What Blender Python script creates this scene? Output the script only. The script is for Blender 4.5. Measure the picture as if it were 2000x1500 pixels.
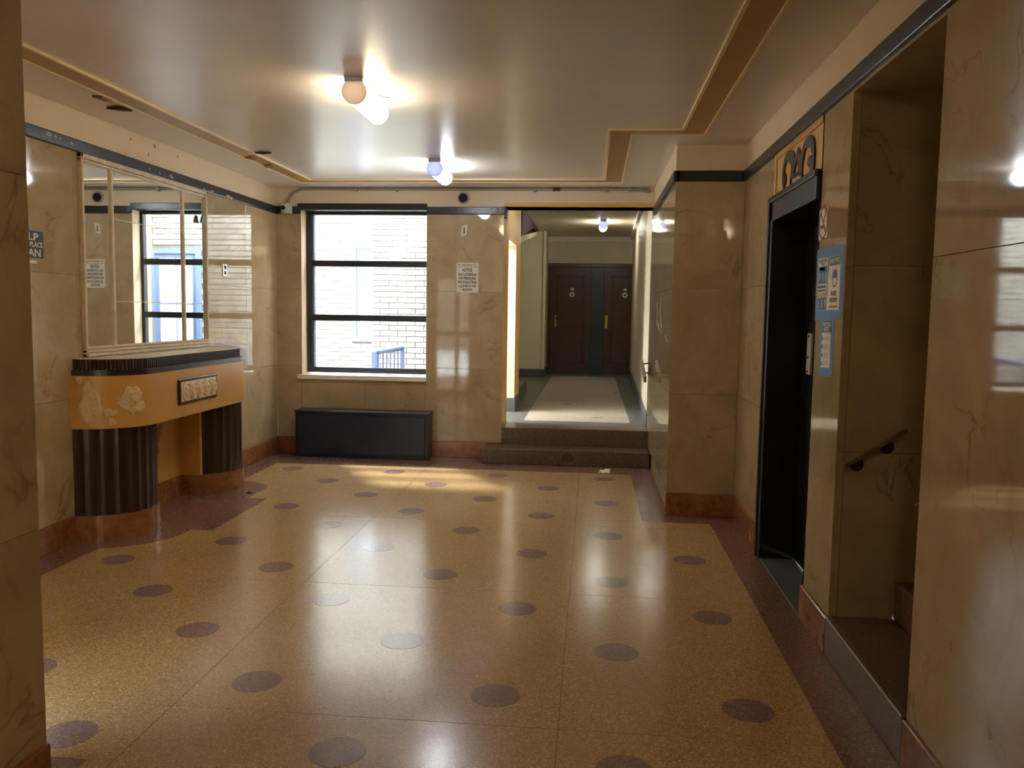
import bpy, bmesh, math, random
from mathutils import Vector, Matrix
random.seed(7)
for o in list(bpy.data.objects): bpy.data.objects.remove(o)
S = bpy.context.scene
COL = S.collection

# ------------------------------------------------------------------ camera
FPX, YAW, PITCH, ROLL, EYE = 1630.57, .0950, .0872, .0150, 1.5
_cy, _sy, _cp, _sp = math.cos(YAW), math.sin(YAW), math.cos(PITCH), math.sin(PITCH)
FWD = Vector((-_sy*_cp, _cy*_cp, -_sp)); _r0 = Vector((_cy, _sy, 0)); _u0 = _r0.cross(FWD)
RGT = math.cos(ROLL)*_r0 + math.sin(ROLL)*_u0
UPV = -math.sin(ROLL)*_r0 + math.cos(ROLL)*_u0
cd = bpy.data.cameras.new('camera'); cam = bpy.data.objects.new('camera', cd); COL.objects.link(cam)
cd.sensor_width = 36; cd.lens = FPX/2000*36; cd.clip_start = .05; cd.clip_end = 200
M = Matrix.Identity(4)
for i, c in enumerate((RGT, UPV, -FWD)):
    for k in range(3): M[k][i] = c[k]
M.translation = (0, 0, EYE); cam.matrix_world = M
S.camera = cam
def at(px, py, x=None, y=None, z=None):
    """point on a known plane seen at a pixel of the 2000x1500 photograph"""
    d = FWD + RGT*((px-1000)/FPX) - UPV*((py-750)/FPX)
    t = x/d.x if x is not None else y/d.y if y is not None else (z-EYE)/d.z
    return Vector((0, 0, EYE)) + d*t

# ------------------------------------------------------------------ world, sun, exposure
W = bpy.data.worlds.new('sky'); S.world = W; W.use_nodes = True
bg = W.node_tree.nodes['Background']; bg.inputs[0].default_value = (.82, .91, 1, 1); bg.inputs[1].default_value = 15.0
sd = bpy.data.lights.new('sun_offscreen', 'SUN'); sun = bpy.data.objects.new('sun_offscreen', sd); COL.objects.link(sun)
sd.energy = 4; sd.angle = math.radians(5); sd.color = (1, .98, .94)
sun.rotation_euler = Vector((.55, -.84, -1.2)).to_track_quat('-Z', 'Y').to_euler(); sun.location = (-10, 22, 16)
S.view_settings.view_transform = 'Standard'; S.view_settings.look = 'None'
S.view_settings.gamma = 1; S.view_settings.use_curve_mapping = False
S.view_settings.exposure = 1.25
LAMP_WARM, LAMP_COOL, LAMP_BAY, LAMP_HALL = 12, 16, 16, 16

# ------------------------------------------------------------------ materials
def lin(c): return tuple(((v/255+.055)/1.055)**2.4 if v > 10 else v/255/12.92 for v in c)
class NT:
    def __init__(s, name):
        s.m = bpy.data.materials.new(name); s.m.use_nodes = True; s.n = s.m.node_tree.nodes; s.l = s.m.node_tree.links
        s.b = s.n['Principled BSDF']
    def node(s, t, **k):
        n = s.n.new(t)
        for a, v in k.items():
            if a in n.inputs: n.inputs[a].default_value = v
            else: setattr(n, a, v)
        return n
    def link(s, a, b): s.l.new(a, b)
def paint(name, c, rough=.5, spec=.5, var=.06, scale=6, bump=.0, bscale=40, metal=0, coat=0):
    t = NT(name); c = lin(c)
    pos = t.node('ShaderNodeNewGeometry')
    nz = t.node('ShaderNodeTexNoise', Scale=scale, Detail=5.0); t.link(pos.outputs['Position'], nz.inputs['Vector'])
    r = t.node('ShaderNodeValToRGB')
    r.color_ramp.elements[0].position = .3; r.color_ramp.elements[1].position = .7
    r.color_ramp.elements[0].color = (*[v*(1-var) for v in c], 1); r.color_ramp.elements[1].color = (*[min(1, v*(1+var)) for v in c], 1)
    t.link(nz.outputs['Fac'], r.inputs['Fac']); t.link(r.outputs['Color'], t.b.inputs['Base Color'])
    t.b.inputs['Roughness'].default_value = rough; t.b.inputs['Specular IOR Level'].default_value = spec; t.b.inputs['Metallic'].default_value = metal
    t.b.inputs['Coat Weight'].default_value = coat
    if bump:
        n2 = t.node('ShaderNodeTexNoise', Scale=bscale, Detail=4.0); t.link(pos.outputs['Position'], n2.inputs['Vector'])
        b = t.node('ShaderNodeBump', Strength=bump, Distance=.01); t.link(n2.outputs['Fac'], b.inputs['Height']); t.link(b.outputs['Normal'], t.b.inputs['Normal'])
    return t.m
def marble(name, c1, c2, vein, rough=.09, scale=2.6, vs=1.3, vw=.012, amt=.55, spec=.5, bump=.02):
    t = NT(name)
    pos = t.node('ShaderNodeNewGeometry'); oi = t.node('ShaderNodeObjectInfo')
    ml = t.node('ShaderNodeMath', operation='MULTIPLY'); ml.inputs[1].default_value = 37.0; t.link(oi.outputs['Random'], ml.inputs[0])
    add = t.node('ShaderNodeVectorMath', operation='ADD'); t.link(pos.outputs['Position'], add.inputs[0]); t.link(ml.outputs[0], add.inputs[1])
    n1 = t.node('ShaderNodeTexNoise', Scale=scale, Detail=8.0, Roughness=.62, Distortion=.6); t.link(add.outputs[0], n1.inputs['Vector'])
    r1 = t.node('ShaderNodeValToRGB'); r1.color_ramp.elements[0].position = .32; r1.color_ramp.elements[1].position = .68
    r1.color_ramp.elements[0].color = (*lin(c1), 1); r1.color_ramp.elements[1].color = (*lin(c2), 1); t.link(n1.outputs['Fac'], r1.inputs['Fac'])
    n2 = t.node('ShaderNodeTexNoise', Scale=vs, Detail=6.0, Roughness=.55, Distortion=1.4); t.link(add.outputs[0], n2.inputs['Vector'])
    r2 = t.node('ShaderNodeValToRGB'); e = r2.color_ramp.elements
    e[0].position = .5-vw; e[0].color = (0, 0, 0, 1); e[1].position = .5+vw; e[1].color = (0, 0, 0, 1)
    q = e.new(.5); q.color = (1, 1, 1, 1); t.link(n2.outputs['Fac'], r2.inputs['Fac'])
    n3 = t.node('ShaderNodeTexNoise', Scale=3.3, Detail=2.0); t.link(add.outputs[0], n3.inputs['Vector'])
    r3 = t.node('ShaderNodeValToRGB'); r3.color_ramp.elements[0].position = .45; r3.color_ramp.elements[1].position = .65; t.link(n3.outputs['Fac'], r3.inputs['Fac'])
    mm = t.node('ShaderNodeMath', operation='MULTIPLY'); t.link(r2.outputs['Color'], mm.inputs[0]); t.link(r3.outputs['Color'], mm.inputs[1])
    m2 = t.node('ShaderNodeMath', operation='MULTIPLY'); m2.inputs[1].default_value = amt; t.link(mm.outputs[0], m2.inputs[0])
    mx = t.node('ShaderNodeMixRGB'); mx.inputs['Color2'].default_value = (*lin(vein), 1); t.link(m2.outputs[0], mx.inputs['Fac']); t.link(r1.outputs['Color'], mx.inputs['Color1'])
    hv = t.node('ShaderNodeHueSaturation'); t.link(mx.outputs[0], hv.inputs['Color'])
    mr = t.node('ShaderNodeMapRange'); mr.inputs['To Min'].default_value = .93; mr.inputs['To Max'].default_value = 1.06; t.link(oi.outputs['Random'], mr.inputs['Value']); t.link(mr.outputs[0], hv.inputs['Value'])
    t.link(hv.outputs[0], t.b.inputs['Base Color'])
    t.b.inputs['Roughness'].default_value = rough; t.b.inputs['Specular IOR Level'].default_value = spec
    n4 = t.node('ShaderNodeTexNoise', Scale=5.0, Detail=3.0); t.link(add.outputs[0], n4.inputs['Vector'])
    b = t.node('ShaderNodeBump', Strength=bump, Distance=.02); t.link(n4.outputs['Fac'], b.inputs['Height']); t.link(b.outputs['Normal'], t.b.inputs['Normal'])
    return t.m
def terrazzo(name, c, chip1, chip2, rough=.19, scale=190, bump=.02, cell=.35):
    t = NT(name)
    pos = t.node('ShaderNodeNewGeometry')
    v = t.node('ShaderNodeTexVoronoi', Scale=scale); t.link(pos.outputs['Position'], v.inputs['Vector'])
    sp = t.node('ShaderNodeSeparateColor'); t.link(v.outputs['Color'], sp.inputs[0])
    r = t.node('ShaderNodeValToRGB'); r.color_ramp.interpolation = 'CONSTANT'; e = r.color_ramp.elements
    e[0].position = 0; e[0].color = (*lin(chip1), 1); e[1].position = cell*.5; e[1].color = (*lin(c), 1)
    q = e.new(1-cell*.4); q.color = (*lin(chip2), 1); t.link(sp.outputs[0], r.inputs['Fac'])
    n = t.node('ShaderNodeTexNoise', Scale=1.6, Detail=6.0, Roughness=.6); t.link(pos.outputs['Position'], n.inputs['Vector'])
    mr = t.node('ShaderNodeMapRange'); mr.inputs['To Min'].default_value = .84; mr.inputs['To Max'].default_value = 1.14; t.link(n.outputs['Fac'], mr.inputs['Value'])
    hv = t.node('ShaderNodeHueSaturation'); t.link(mr.outputs[0], hv.inputs['Value']); t.link(r.outputs['Color'], hv.inputs['Color']); t.link(hv.outputs[0], t.b.inputs['Base Color'])
    n5 = t.node('ShaderNodeTexNoise', Scale=2.4, Detail=5.0); t.link(pos.outputs['Position'], n5.inputs['Vector'])
    m5 = t.node('ShaderNodeMapRange'); m5.inputs['To Min'].default_value = rough*.75; m5.inputs['To Max'].default_value = rough*1.3; t.link(n5.outputs['Fac'], m5.inputs['Value']); t.link(m5.outputs[0], t.b.inputs['Roughness'])
    n4 = t.node('ShaderNodeTexNoise', Scale=3.0, Detail=2.0); t.link(pos.outputs['Position'], n4.inputs['Vector'])
    b = t.node('ShaderNodeBump', Strength=bump, Distance=.02); t.link(n4.outputs['Fac'], b.inputs['Height']); bump and t.link(b.outputs['Normal'], t.b.inputs['Normal'])
    t.b.inputs['Specular IOR Level'].default_value = .85 if bump else .5
    return t.m
def emit(name, c, s):
    t = NT(name); t.b.inputs['Base Color'].default_value = (.9, .9, .9, 1); t.b.inputs['Emission Color'].default_value = (*c, 1); t.b.inputs['Emission Strength'].default_value = s; return t.m
def glass(name, tint=(.96, .98, 1)):
    t = NT(name); t.n.remove(t.b); out = t.n['Material Output']
    a = t.node('ShaderNodeBsdfTransparent'); a.inputs[0].default_value = (*tint, 1); g = t.node('ShaderNodeBsdfGlossy', Roughness=.02)
    f = t.node('ShaderNodeFresnel'); ge = t.node('ShaderNodeNewGeometry'); mr = t.node('ShaderNodeMapRange'); mr.inputs['To Min'].default_value = 1.45; mr.inputs['To Max'].default_value = 1/1.45; t.link(ge.outputs['Backfacing'], mr.inputs['Value']); t.link(mr.outputs[0], f.inputs['IOR']); mx = t.node('ShaderNodeMixShader')
    t.link(f.outputs[0], mx.inputs[0]); t.link(a.outputs[0], mx.inputs[1]); t.link(g.outputs[0], mx.inputs[2]); t.link(mx.outputs[0], out.inputs[0]); return t.m
def mirror_mat():
    t = NT('mirror_glass'); t.b.inputs['Base Color'].default_value = (.86, .88, .86, 1); t.b.inputs['Metallic'].default_value = 1; t.b.inputs['Roughness'].default_value = .015
    p = t.node('ShaderNodeNewGeometry'); n = t.node('ShaderNodeTexNoise', Scale=1.5, Detail=1.0); t.link(p.outputs['Position'], n.inputs['Vector'])
    b = t.node('ShaderNodeBump', Strength=.006, Distance=.05); t.link(n.outputs['Fac'], b.inputs['Height']); t.link(b.outputs['Normal'], t.b.inputs['Normal']); return t.m

MT = dict(
 marble=marble('tan_marble', (170, 149, 114), (194, 173, 139), (112, 86, 56), rough=.045, bump=.008),
 marble2=marble('warm_veined_marble', (170, 149, 114), (194, 173, 139), (112, 80, 48), rough=.07, vs=1.7, vw=.02, amt=.75, bump=.008),
 base=marble('red_marble', (130, 80, 50), (172, 116, 76), (84, 48, 28), rough=.12, scale=9, vs=6, vw=.03, amt=.7),
 mortar=paint('joint_mortar', (150, 126, 90), .8, .3),
 cream=paint('cream_plaster', (226, 205, 172), .45, .4, .03, 3, .12, 25),
 ceil=paint('ceiling_gloss_paint', (222, 211, 200), .3, .55, .04, 2.2, .04, 4),
 ctan=paint('ceiling_tan_paint', (182, 142, 84), .3, .5, .04, 3),
 bead=paint('cream_bead_paint', (236, 214, 168), .35, .5, .03),
 black=paint('black_band_paint', (38, 38, 42), .28, .5, .25, 14, .15, 30),
 blackdoor=paint('black_door_paint', (17, 15, 14), .4, .4, .2, 9),
 blackmetal=paint('dark_window_paint', (34, 38, 48), .35, .5, .1, 9),
 field=terrazzo('yellow_terrazzo', (188, 153, 102), (162, 125, 77), (214, 186, 142)),
 dot=terrazzo('brown_terrazzo_dot', (142, 114, 106), (120, 94, 86), (164, 136, 126)),
 border=terrazzo('red_brown_terrazzo', (134, 98, 84), (108, 74, 60), (160, 124, 108), rough=.22),
 divider=paint('dark_divider', (104, 76, 40), .4, .5),
 step=terrazzo('dark_step_terrazzo', (96, 76, 58), (70, 52, 38), (128, 106, 84), rough=.3, scale=150),
 hallfield=terrazzo('hall_light_terrazzo', (176, 162, 138), (140, 126, 104), (206, 194, 172), rough=.3, scale=120, bump=0),
 hallborder=terrazzo('hall_grey_terrazzo', (98, 96, 88), (72, 70, 66), (126, 124, 116), rough=.3, scale=120, bump=0),
 grey=paint('grey_skirting_paint', (92, 94, 90), .4, .4),
 hallwall=paint('hall_cream_paint', (216, 205, 176), .4, .45, .06, 2.5, .05, 10),
 hallolive=paint('hall_back_paint', (216, 205, 176), .4, .45, .06, 2.5),
 orange=paint('ochre_paint', (218, 172, 100), .45, .4, .05, 3),
 white=paint('white_paint', (236, 232, 222), .45, .4, .03),
 yellow=paint('ochre_mantel_paint', (206, 158, 84), .32, .45, .06, 3),
 dark=paint('dark_brown_gloss', (44, 30, 26), .28, .5, .12, 8),
 plaster=paint('bare_plaster', (224, 196, 152), .85, .2, .12, 30, .8, 45),
 medal=paint('cream_relief_paint', (228, 212, 176), .4, .4, .05, 20),
 frame=paint('weathered_white_wood', (214, 198, 172), .5, .4, .14, 16, .1, 30),
 mirror=mirror_mat(), glass=glass('window_glass'),
 navy=paint('navy_black_metal', (32, 42, 60), .3, .5, .12, 6, .03, 12),
 steel=paint('brushed_steel', (196, 196, 192), .32, .5, .05, 20, metal=1),
 brass=paint('dull_brass', (190, 160, 92), .35, .5, .1, 20, metal=1),
 bronze=paint('dark_bronze', (84, 70, 50), .4, .5, .15, 20, metal=.8),
 woodrail=paint('rail_wood', (122, 92, 60), .35, .5, .15, 14),
 conduit=paint('conduit_paint', (150, 142, 126), .4, .5, .05, 20),
 brown=paint('dark_brown_door_paint', (70, 42, 34), .3, .5, .12, 5),
 stringer=paint('oxblood_stringer_paint', (60, 32, 28), .7, .5, .1),
 teal=paint('dark_teal_paint', (36, 52, 60), .32, .5, .15, 4),
 brick=paint('cream_brick', (172, 167, 154), .8, .2, .18, 9, .4, 60),
 brickm=paint('grey_mortar', (104, 100, 94), .9, .1, .1, 30),
 bluegrey=paint('blue_grey_frame', (92, 108, 138), .5, .4, .05),
 pane=paint('pale_curtained_pane', (240, 240, 238), .2, .5, .05),
 concrete=paint('concrete', (168, 164, 156), .8, .3, .1, 5, .2, 40),
 sign=paint('sign_white', (226, 218, 200), .35, .4, .03),
 ink=paint('black_ink', (30, 28, 28), .5, .3, .03),
 red=paint('red_ink', (168, 34, 38), .5, .3, .03),
 pinkred=paint('faded_red_ink', (150, 84, 80), .5, .3, .03),
 signblack=paint('sign_black', (40, 36, 34), .4, .4, .05),
 tape=paint('blue_tape', (104, 146, 204), .6, .3, .05, 12),
 green=paint('green_ink', (70, 122, 100), .5, .3, .03),
 blue=paint('blue_ink', (58, 82, 140), .5, .3, .05),
 picblue=paint('picture_blue', (48, 104, 150), .5, .3, .25, 60),
 sand=paint('picture_sand', (188, 166, 116), .5, .3, .2, 60),
 plastic=paint('white_plastic', (206, 204, 200), .35, .5, .02),
 greyplastic=paint('grey_vent', (168, 160, 148), .5, .4, .02),
 blackhole=paint('speaker_black', (20, 20, 20), .6, .3, .05),
 paper=paint('paper_white', (236, 232, 220), .6, .3, .06, 30),
 peel=paint('peeled_paint', (150, 120, 84), .6, .3, .1, 30),
 crack=paint('dark_crack', (70, 52, 38), .8, .2, .1, 30),
 dirt=paint('dark_litter', (40, 34, 30), .7, .3, .2, 60),
 asphalt=paint('pavement', (186, 182, 174), .9, .2, .1, 2),
 facade=paint('dull_facade', (96, 84, 72), .9, .2, .15, 1.5),
)
def thin_cap(name, c, through):
    t = NT(name); t.n.remove(t.b); d = t.node('ShaderNodeBsdfDiffuse'); d.inputs[0].default_value = (*c, 1)
    tr = t.node('ShaderNodeBsdfTranslucent'); tr.inputs[0].default_value = (*[v*through for v in c], 1); ad = t.node('ShaderNodeAddShader')
    t.link(d.outputs[0], ad.inputs[0]); t.link(tr.outputs[0], ad.inputs[1]); t.link(ad.outputs[0], t.n['Material Output'].inputs[0]); return t.m
MT['cap'] = thin_cap('lamp_cap_warm', (.52, .45, .43), .04); MT['capblue'] = thin_cap('lamp_cap_bluish', (.40, .43, .60), .04)
LW = emit('lamp_warm_glow', (1, .80, .50), LAMP_WARM); LC = emit('lamp_cool_glow', (.86, .93, 1), LAMP_COOL)
LB = emit('lamp_entry_glow', (1, .80, .50), LAMP_BAY); LH = emit('lamp_hall_glow', (.98, .96, .86), LAMP_HALL)

# ------------------------------------------------------------------ mesh helpers
ORG = {}
class MB:
    def __init__(s): s.v = []; s.f = []
    def add(s, v, f):
        k = len(s.v); s.v += [Vector(p) for p in v]; s.f += [tuple(i+k for i in q) for q in f]; return s
    def box(s, x0, x1, y0, y1, z0, z1):
        v = [(x, y, z) for z in (z0, z1) for y in (y0, y1) for x in (x0, x1)]
        return s.add(v, [(0, 2, 3, 1), (4, 5, 7, 6), (0, 1, 5, 4), (2, 6, 7, 3), (0, 4, 6, 2), (1, 3, 7, 5)])
    def slab(s, axis, face, out, u0, u1, z0, z1, t=.018, c=.0012):
        """slab with a chamfered front; axis 'x' or 'y' is the normal, out = +1/-1, front at `face`"""
        b = face-out*t; m = face-out*c; v = []
        for d, i in ((b, 0), (m, 0), (face, c)):
            for (u, z) in ((u0+i, z0+i), (u1-i, z0+i), (u1-i, z1-i), (u0+i, z1-i)):
                v.append((d, u, z) if axis == 'x' else (u, d, z))
        f = [(3, 2, 1, 0), (8, 9, 10, 11)]
        for k in (0, 4): f += [(k+i, k+(i+1) % 4, k+4+(i+1) % 4, k+4+i) for i in range(4)]
        return s.add(v, f)
    def prism(s, poly, axis, a0, a1):
        n = len(poly)
        def P(p, a): return (a, p[0], p[1]) if axis == 'x' else (p[0], a, p[1]) if axis == 'y' else (p[0], p[1], a)
        v = [P(p, a0) for p in poly]+[P(p, a1) for p in poly]
        f = [tuple(range(n-1, -1, -1)), tuple(range(n, 2*n))]+[(i, (i+1) % n, n+(i+1) % n, n+i) for i in range(n)]
        return s.add(v, f)
    def tube(s, pts, r, n=10, caps=True):
        pts = [Vector(p) for p in pts]; rs = r if isinstance(r, (list, tuple)) else [r]*len(pts)
        v = []; f = []
        d0 = (pts[1]-pts[0]).normalized(); a = d0.orthogonal().normalized()
        for i, p in enumerate(pts):
            d = (pts[min(i+1, len(pts)-1)]-pts[max(i-1, 0)]).normalized()
            a = (a-d*a.dot(d)).normalized(); b = d.cross(a)
            v += [p+(a*math.cos(2*math.pi*k/n)+b*math.sin(2*math.pi*k/n))*rs[i] for k in range(n)]
        for i in range(len(pts)-1):
            f += [(i*n+k, i*n+(k+1) % n, (i+1)*n+(k+1) % n, (i+1)*n+k) for k in range(n)]
        if caps: f += [tuple(range(n-1, -1, -1)), tuple(range((len(pts)-1)*n, len(pts)*n))]
        return s.add(v, f)
    def ring(s, c, right, up, r0, r1, th, n=28, sx=1):
        c, right, up = Vector(c), Vector(right), Vector(up); nn = right.cross(up); v = []; f = []
        for k in range(n):
            a = 2*math.pi*k/n; e = right*math.cos(a)*sx+up*math.sin(a)
            v += [c+e*r0, c+e*r1, c+e*r1+nn*th, c+e*r0+nn*th]
        for k in range(n):
            j = (k+1) % n
            for q in range(4): f.append((k*4+q, k*4+(q+1) % 4, j*4+(q+1) % 4, j*4+q))
        return s.add(v, f)
    def disc(s, c, right, up, r, th, n=24, sx=1):
        c, right, up = Vector(c), Vector(right), Vector(up); nn = right.cross(up)
        e = [right*math.cos(2*math.pi*k/n)*sx+up*math.sin(2*math.pi*k/n) for k in range(n)]
        v = [c+q*r for q in e]+[c+q*r+nn*th for q in e]
        return s.add(v, [tuple(range(n-1, -1, -1)), tuple(range(n, 2*n))]+[(i, (i+1) % n, n+(i+1) % n, n+i) for i in range(n)])
    def quad3(s, pts, nrm, th):
        n = len(pts); nrm = Vector(nrm); v = [Vector(p) for p in pts]; v += [p+nrm*th for p in v]
        return s.add(v, [tuple(range(n-1, -1, -1)), tuple(range(n, 2*n))]+[(i, (i+1) % n, n+(i+1) % n, n+i) for i in range(n)])
def mk(name, mb, mat, parent=None, smooth=False, bevel=0, seg=2, loc=None):
    if parent is not None: org = ORG[parent.name]
    elif loc is not None: org = Vector(loc)
    else:
        lo = [min(p[k] for p in mb.v) for k in range(3)]; hi = [max(p[k] for p in mb.v) for k in range(3)]
        org = Vector(((lo[0]+hi[0])/2, (lo[1]+hi[1])/2, lo[2]))
    me = bpy.data.meshes.new(name); bm = bmesh.new()
    vs = [bm.verts.new(p-org) for p in mb.v]
    for f in mb.f:
        try: bm.faces.new([vs[i] for i in f])
        except ValueError: pass
    bmesh.ops.recalc_face_normals(bm, faces=bm.faces[:])
    if bevel:
        bm.normal_update()
        ed = [e for e in bm.edges if len(e.link_faces) == 2 and e.calc_face_angle(0) > .6]
        bmesh.ops.bevel(bm, geom=ed, offset=bevel, segments=seg, affect='EDGES', profile=.6)
    if smooth:
        for f in bm.faces: f.smooth = True
    bm.to_mesh(me); bm.free()
    if smooth: me.set_sharp_from_angle(angle=.6)
    me.materials.append(MT[mat] if isinstance(mat, str) else mat)
    o = bpy.data.objects.new(name, me); COL.objects.link(o)
    if parent is not None: o.parent = parent
    else: o.location = org
    ORG[o.name] = org
    return o
def tag(o, label=None, cat=None, group=None, kind=None):
    if label: o['label'] = label
    if cat: o['category'] = cat
    if group: o['group'] = group
    if kind: o['kind'] = kind
    return o
def thing(name, loc, label, cat, group=None):
    o = bpy.data.objects.new(name, None); o.location = loc; o.empty_display_size = .1; COL.objects.link(o)
    ORG[o.name] = Vector(loc); return tag(o, label, cat, group)
def struct(o, label, cat): return tag(o, label, cat, kind='structure')
def text(name, s, c, right, up, h, w, mat, parent, th=.0008, bold=.02):
    """lettering as a thin solid, centred at c, h high and w wide"""
    cu = bpy.data.curves.new('lettering', 'FONT'); cu.body = s; cu.offset = bold; cu.resolution_u = 3
    ob = bpy.data.objects.new('lettering', cu); me = bpy.data.meshes.new_from_object(ob)
    xs = [v.co.x for v in me.vertices]; ys = [v.co.y for v in me.vertices]
    x0, x1, y0, y1 = min(xs), max(xs), min(ys), max(ys)
    right, up, c = Vector(right), Vector(up), Vector(c); nn = right.cross(up); mb = MB()
    V = [c+right*((v.co.x-(x0+x1)/2)/(x1-x0)*w)+up*((v.co.y-(y0+y1)/2)/(y1-y0)*h)+nn*th for v in me.vertices]
    mb.add(V, [tuple(p.vertices) for p in me.polygons])
    bpy.data.objects.remove(ob); bpy.data.curves.remove(cu); bpy.data.meshes.remove(me)
    org = ORG[parent.name]; m2 = bpy.data.meshes.new(name); m2.from_pydata([tuple(v-org) for v in mb.v], [], mb.f); m2.materials.append(MT[mat])
    o = bpy.data.objects.new(name, m2); COL.objects.link(o); o.parent = parent; ORG[o.name] = org
    return o

# ------------------------------------------------------------------ key planes (metres)
XL, XR, XJ = -3.24, 1.07, .575          # left wall, right wall, projecting pier beside the steps
YF, YJ = 8.36, 6.23                     # far wall, face of the projecting pier
ZC, ZB1, ZB2 = 2.714, 2.526, 2.452      # ceiling, top and bottom of the black band
HB = .165                               # base board
XP, YP = -1.63, 2.3                     # side wall of the entry bay, front wall of the lobby
YBACK = -2.2
ROWS = [(HB, .91), (.91, 1.685), (1.685, ZB2)]
T = .018

# ------------------------------------------------------------------ floor
floor = struct(mk('floor', MB().box(XL-.2, XR+.2, YBACK-.1, YF+.02, -.12, 0), 'border', loc=(0, 4, 0)), 'polished terrazzo lobby floor, yellow field with dark dots and red-brown border', 'floor')
C1, C2, EY, EX = 5.22, 6.59, .315, .36   # centres of the two mantel piers and their half axes
fld = [(.87, YBACK), (.87, 5.98), (.385, 5.98), (.385, 7.73), (-3.01, 7.73)]
fld += [(-3.2+.53*math.sin(a), C2+.02+.30*math.cos(a)) for a in [math.radians(21+i*69/9) for i in range(10)]]
fld += [(-2.67, 6.26), (-2.515, 6.26), (-2.515, 5.29)]
fld += [(-3.2+.54*math.cos(a), 5.24-.50*math.sin(a)) for a in [math.radians(-5+i*73/10) for i in range(11)]]
fld += [(-3.01, 4.70), (-3.01, 2.5), (XP+.0, 2.5), (XP+.0, YBACK)]
def clip(poly, ax, v, keep_less):
    out = []
    for i, p in enumerate(poly):
        q = poly[(i+1) % len(poly)]; a = (p[ax] <= v) if keep_less else (p[ax] >= v); b = (q[ax] <= v) if keep_less else (q[ax] >= v)
        if a: out.append(p)
        if a != b:
            t = (v-p[ax])/(q[ax]-p[ax]); out.append((p[0]+t*(q[0]-p[0]), p[1]+t*(q[1]-p[1])))
    return out
G = .4837; GX = [-.0903+1.4511*k for k in range(-3, 2)]; GY = [2.894+1.4511*k for k in range(-4, 5)]
for i in range(len(GX)-1):
    for j in range(len(GY)-1):
        p = clip(clip(clip(clip(fld, 0, GX[i]+.0016, False), 0, GX[i+1]-.0016, True), 1, GY[j]+.0016, False), 1, GY[j+1]-.0016, True)
        if len(p) < 3: continue
        ar = abs(sum(p[k][0]*p[(k+1) % len(p)][1]-p[(k+1) % len(p)][0]*p[k][1] for k in range(len(p))))/2
        if ar < .004: continue
        q = [p[k] for k in range(len(p)) if (Vector(p[k])-Vector(p[k-1])).length > 1e-4]
        mk('terrazzo_panel', MB().prism(q, 'z', -.01, .001), 'field', floor)
dot_me = None
for j in range(-4, 11):
    for i in range(-6, 3):
        if (i+j) % 2 == 0: continue
        x, y = -.3447+i*G, 2.6461+j*G
        if x < -2.85 and not (j == 10 or j <= 4): continue
        if (y < 2.35 and x < XP+.12) or x < -3 or (x > .3 and y > 5.95) or y > 7.7 or x > .8 or y < YBACK+.2: continue
        if i == -5 and j in (6, 8): continue
        if dot_me is None:
            o = mk('terrazzo_dot', MB().disc((0, 0, 0), (1, 0, 0), (0, 1, 0), .097, .0008, 36), 'dot', loc=(0, 0, 0)); dot_me = o.data
        else:
            o = bpy.data.objects.new('terrazzo_dot', dot_me); COL.objects.link(o)
        o.parent = floor; o.location = Vector((x, y, .001))-ORG[floor.name]

# ------------------------------------------------------------------ walls
def wall(name, boxes, label): 
    m = MB()
    for b in boxes: m.box(*b)
    return struct(mk(name, m, 'mortar'), label, 'wall')
def slabs(w, axis, face, out, us, rows=ROWS, g=.0007, mat='marble'):
    for a, b in zip(us[:-1], us[1:]):
        for z0, z1 in rows: mk('marble_slab', MB().slab(axis, face, out, a+g, b-g, z0+g, z1-g, T+.002), mat, w)
def frieze(w, b): return mk('plaster_frieze', MB().box(*b), 'cream', w)
def band(w, b): return mk('black_band', MB().box(*b), 'black', w, bevel=.006)
TW = .18
# left wall
w = wall('wall_left', [(XL-TW, XL-T, YP-.3, YF+.0, 0, ZB1)], 'glossy tan marble left wall with black band and cream frieze')
slabs(w, 'x', XL, 1, [YP, 3.45, 4.25, 5.0, 5.9, 6.82, 7.6, YF-.001])
frieze(w, (XL-TW, XL, YP-.3, YF, ZB1-.01, ZC+.02)); band(w, (XL-.03, XL+.018, YP, YF-.001, ZB2, ZB1))
# far wall
WX0, WX1, WZ0, WZ1 = -2.978, -1.679, .80, 2.49
OX0, OZ = -.9, 2.53
YT = YF+.30
w = wall('wall_far', [(XL-TW, WX0-T, YF+T, YT, 0, ZC+.1), (WX1+T, OX0, YF+T, YT, 0, ZC+.1), (WX0-T, WX1+T, YF+T, YT, 0, WZ0-.02), (WX0-T, WX1+T, YF+T, YT, WZ1+.06, ZC+.1), (OX0, XJ+.2, YF+T, YT, OZ, ZC+.1)], 'far lobby wall of tan marble with window and hallway opening')
wfar = w
slabs(w, 'y', YF, -1, [XL+.001, WX0]); slabs(w, 'y', YF, -1, [WX0, -2.313, WX1], [(HB, WZ0-.03)])
slabs(w, 'y', YF, -1, [WX1, OX0])
mk('plaster_frieze', MB().box(XL, OX0, YF, YF+.1, ZB1-.01, ZC+.02).box(OX0, XJ, YF, YF+.1, OZ+.035, ZC+.02), 'cream', w)
mk('ochre_beam_edge', MB().box(OX0, XJ, YF-.004, YT+.004, OZ, OZ+.036), 'orange', w, bevel=.004)
band(w, (XL+.018, WX0-.001, YF-.018, YF+.03, ZB2, ZB1)); band(w, (WX1+.001, OX0+.02, YF-.018, YF+.03, ZB2, ZB1)); band(w, (OX0-.0, OX0+.03, YF-.018, YF+.12, ZB2-.03, ZB1-.01))
mk('opening_jamb', MB().box(OX0-.02, OX0+.002, YF+.002, YT, .0, OZ), 'orange', w)
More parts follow.
